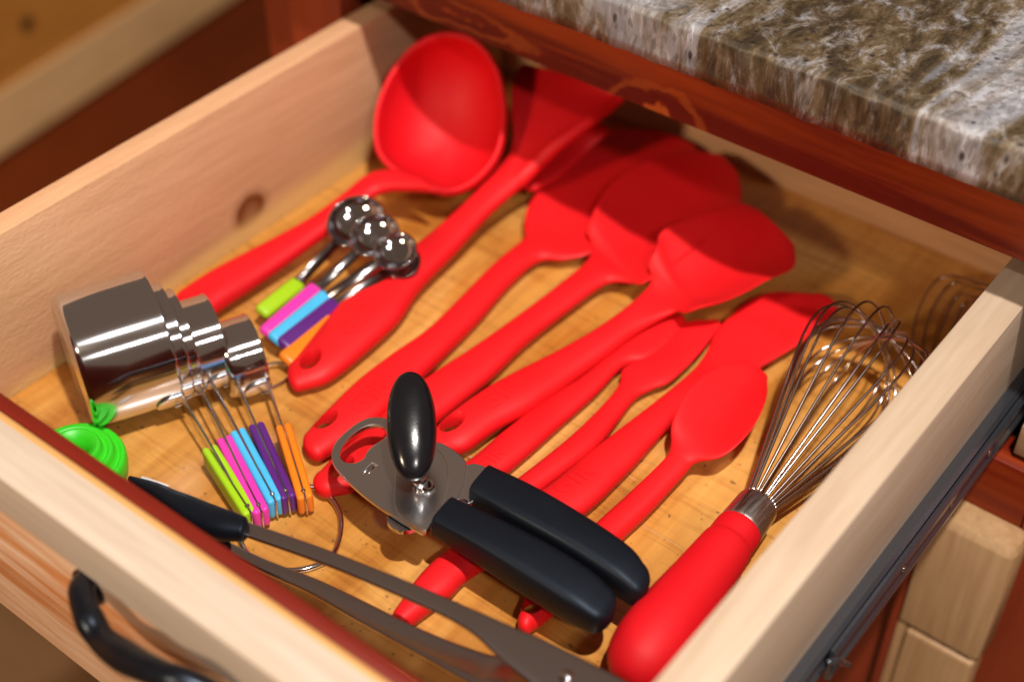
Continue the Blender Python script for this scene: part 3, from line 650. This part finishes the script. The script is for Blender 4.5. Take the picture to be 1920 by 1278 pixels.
# ================================================================ MEASURING SPOONS
GS = 'steel measuring spoons with coloured grips'
spo = [ # grip near end, grip far end, width, z, bowl centre, bowl radius px, bowl z
 ('green', (488,588), (562,529), .0085, .012, (668,415), .0148, .028, 'largest'),
 ('pink', (497,628), (597,540), .0092, .0125, (703,441), .0122, .030, 'second largest'),
 ('blue', (512,640), (616,554), .0092, .013, (741,470), .0104, .031, 'middle-sized'),
 ('purple', (528,650), (632,568), .0092, .012, (755,492), .0088, .022, 'second smallest'),
 ('orange', (533,678), (628,600), .0095, .010, (722,508), .0070, .010, 'smallest')]
bn = Vector((.12,-.38,.92)).normalized()
for (colr, g0, g1, wd, z, bc, br, bz, word) in spo:
    a = P(*g0, z); b = P(*g1, z); d = (b-a).normalized(); t_ = thing('measuring_spoon', f'{word} steel measuring spoon, with the {colr} grip', 'measuring spoon', a, GS)
    face = (Vector((.35,-.45,.8))); face = (face-d*face.dot(d)).normalized(); wv = d.cross(face)
    bc3 = P(*bc, bz); stem = obox('stem', a+d*.002-face*.0003, b+(b-a)*.02, wv, wd+.0006, .0014, M['dull'], t_, .0004, 1)
    obox('grip', a, b, wv, wd, .0050, M[colr], stem, .0024, 5)
    e = bc3+(b-bc3).normalized()*br*.95
    obox('neck', b-d*.004, e, Vector((-.2,.75,.6)), .0052, .0014, M['stem'], t_, .0004, 1)
    prof = [(math.sin(q*math.pi/48)*-br*.50, br*math.cos(q*math.pi/48)) for q in range(0, 24)]+[(-br*.4995,br*.06),(-br*.5,.0003)]
    inn = [(x+.0007 if x < -.0005 else 0, max(r-.0007,.0003)) for x, r in reversed(prof)]
    full = prof+inn[:-1]+[(.0003,br-.0008),(.0006,br-.0002),(.0004,br+.0005)]
    lathe('bowl', bc3, bn, full, M['bowl'], t_, 48, closed=True)
# ================================================================ TONGS
tg = thing('tongs', 'long steel tongs with black tips lying along the drawer front', 'tongs', P(700,1080,.02))
def strip(nm, st, m, e=.5):
    V, F = loft(st, .001, .001, 1.0, e); o = obj(nm, V, F, m, tg); o.data.set_sharp_from_angle(angle=math.radians(45)); return o
strip('arm', [(470,981,462,1006,.036,.0012),(600,1026,592,1052,.038,.0012),(680,1057,672,1084,.040,.0012),(758,1088,749,1117,.041,.0012),(848,1126,837,1157,.042,.0012),(908,1152,890,1190,.043,.0012),(968,1178,935,1232,.043,.0012),(1027,1203,982,1270,.043,.0012),(1150,1264,1090,1345,.043,.0012),(1230,1310,1170,1400,.043,.0012)], M['tong'])
strip('arm', [(420,1012,412,1030,.012,.0011),(500,1050,492,1072,.014,.0011),(592,1085,580,1112,.016,.0011),(680,1126,664,1160,.018,.0011),(800,1184,780,1224,.022,.0011),(900,1222,870,1275,.028,.0011),(960,1236,925,1300,.034,.0011),(1030,1262,980,1340,.038,.0011)], M['tong'])
lathe('rivet', P(1062,1268,.0445), Vector((0,0,1)), [(0,.0028),(.001,.0026),(.0018,.001)], M['steel'], tg, 20)
tip = loft([(250,898,246,910,.030,.003),(300,912,290,940,.031,.0045,.0),(345,930,330,972,.033,.0052),(385,945,372,996,.034,.0056),(425,960,408,1006,.036,.0052),(462,974,450,1008,.037,.0042)], .002, .002, 1.0, .7)
obj('tip', *tip, M['black'], tg)
tip = loft([(262,925,255,940,.012,.002),(330,965,322,990,.012,.004),(400,1003,390,1025,.012,.004),(430,1016,420,1034,.013,.003)], .002, .002, 1.0, .7)
obj('tip', *tip, M['black'], tg)
# ================================================================ GREEN FUNNEL, PAPER, CRUMB
gf = thing('collapsible_funnel', 'bright green folding silicone funnel with stepped rings, partly behind the drawer front', 'funnel', P(148,880,0))
gc = P(150,888,.001)
prof = [(.001,.0210),(.005,.0213),(.0095,.0211),(.0112,.0204),(.0114,.0192),(.0104,.0184),(.0098,.0172),(.0140,.0162),(.0152,.0154),(.0152,.0142),(.0140,.0134),(.0135,.0122),(.0172,.0112),(.0184,.0104),(.0184,.0092),(.0172,.0084),(.0165,.0062),(.003,.0058),(.001,.0080)]
lathe('cone', gc, Vector((.06,.03,1)), prof, M['lime'], gf, 64, closed=True)
tag(obox('paper_slip', P(262,898,.0012), P(312,915,.0020), Vector((.5,-.5,0)), .004, .0004, M['paper'], None, .0001, 1), 'small scrap of white paper beside the black tong tip', 'paper')
# small curled dark twist near the whisk
q = [P(1532,898,.004), P(1541,884,.006), P(1548,896,.004), P(1552,880,.007), P(1558,892,.004), P(1560,880,.006)]
tag(tube('twist_tie', spline(q, 6), .0011, M['iron'], None, 7), 'tiny curled black twist tie on the drawer floor beside the whisk', 'twist tie')
# dents and crumbs on the drawer floor
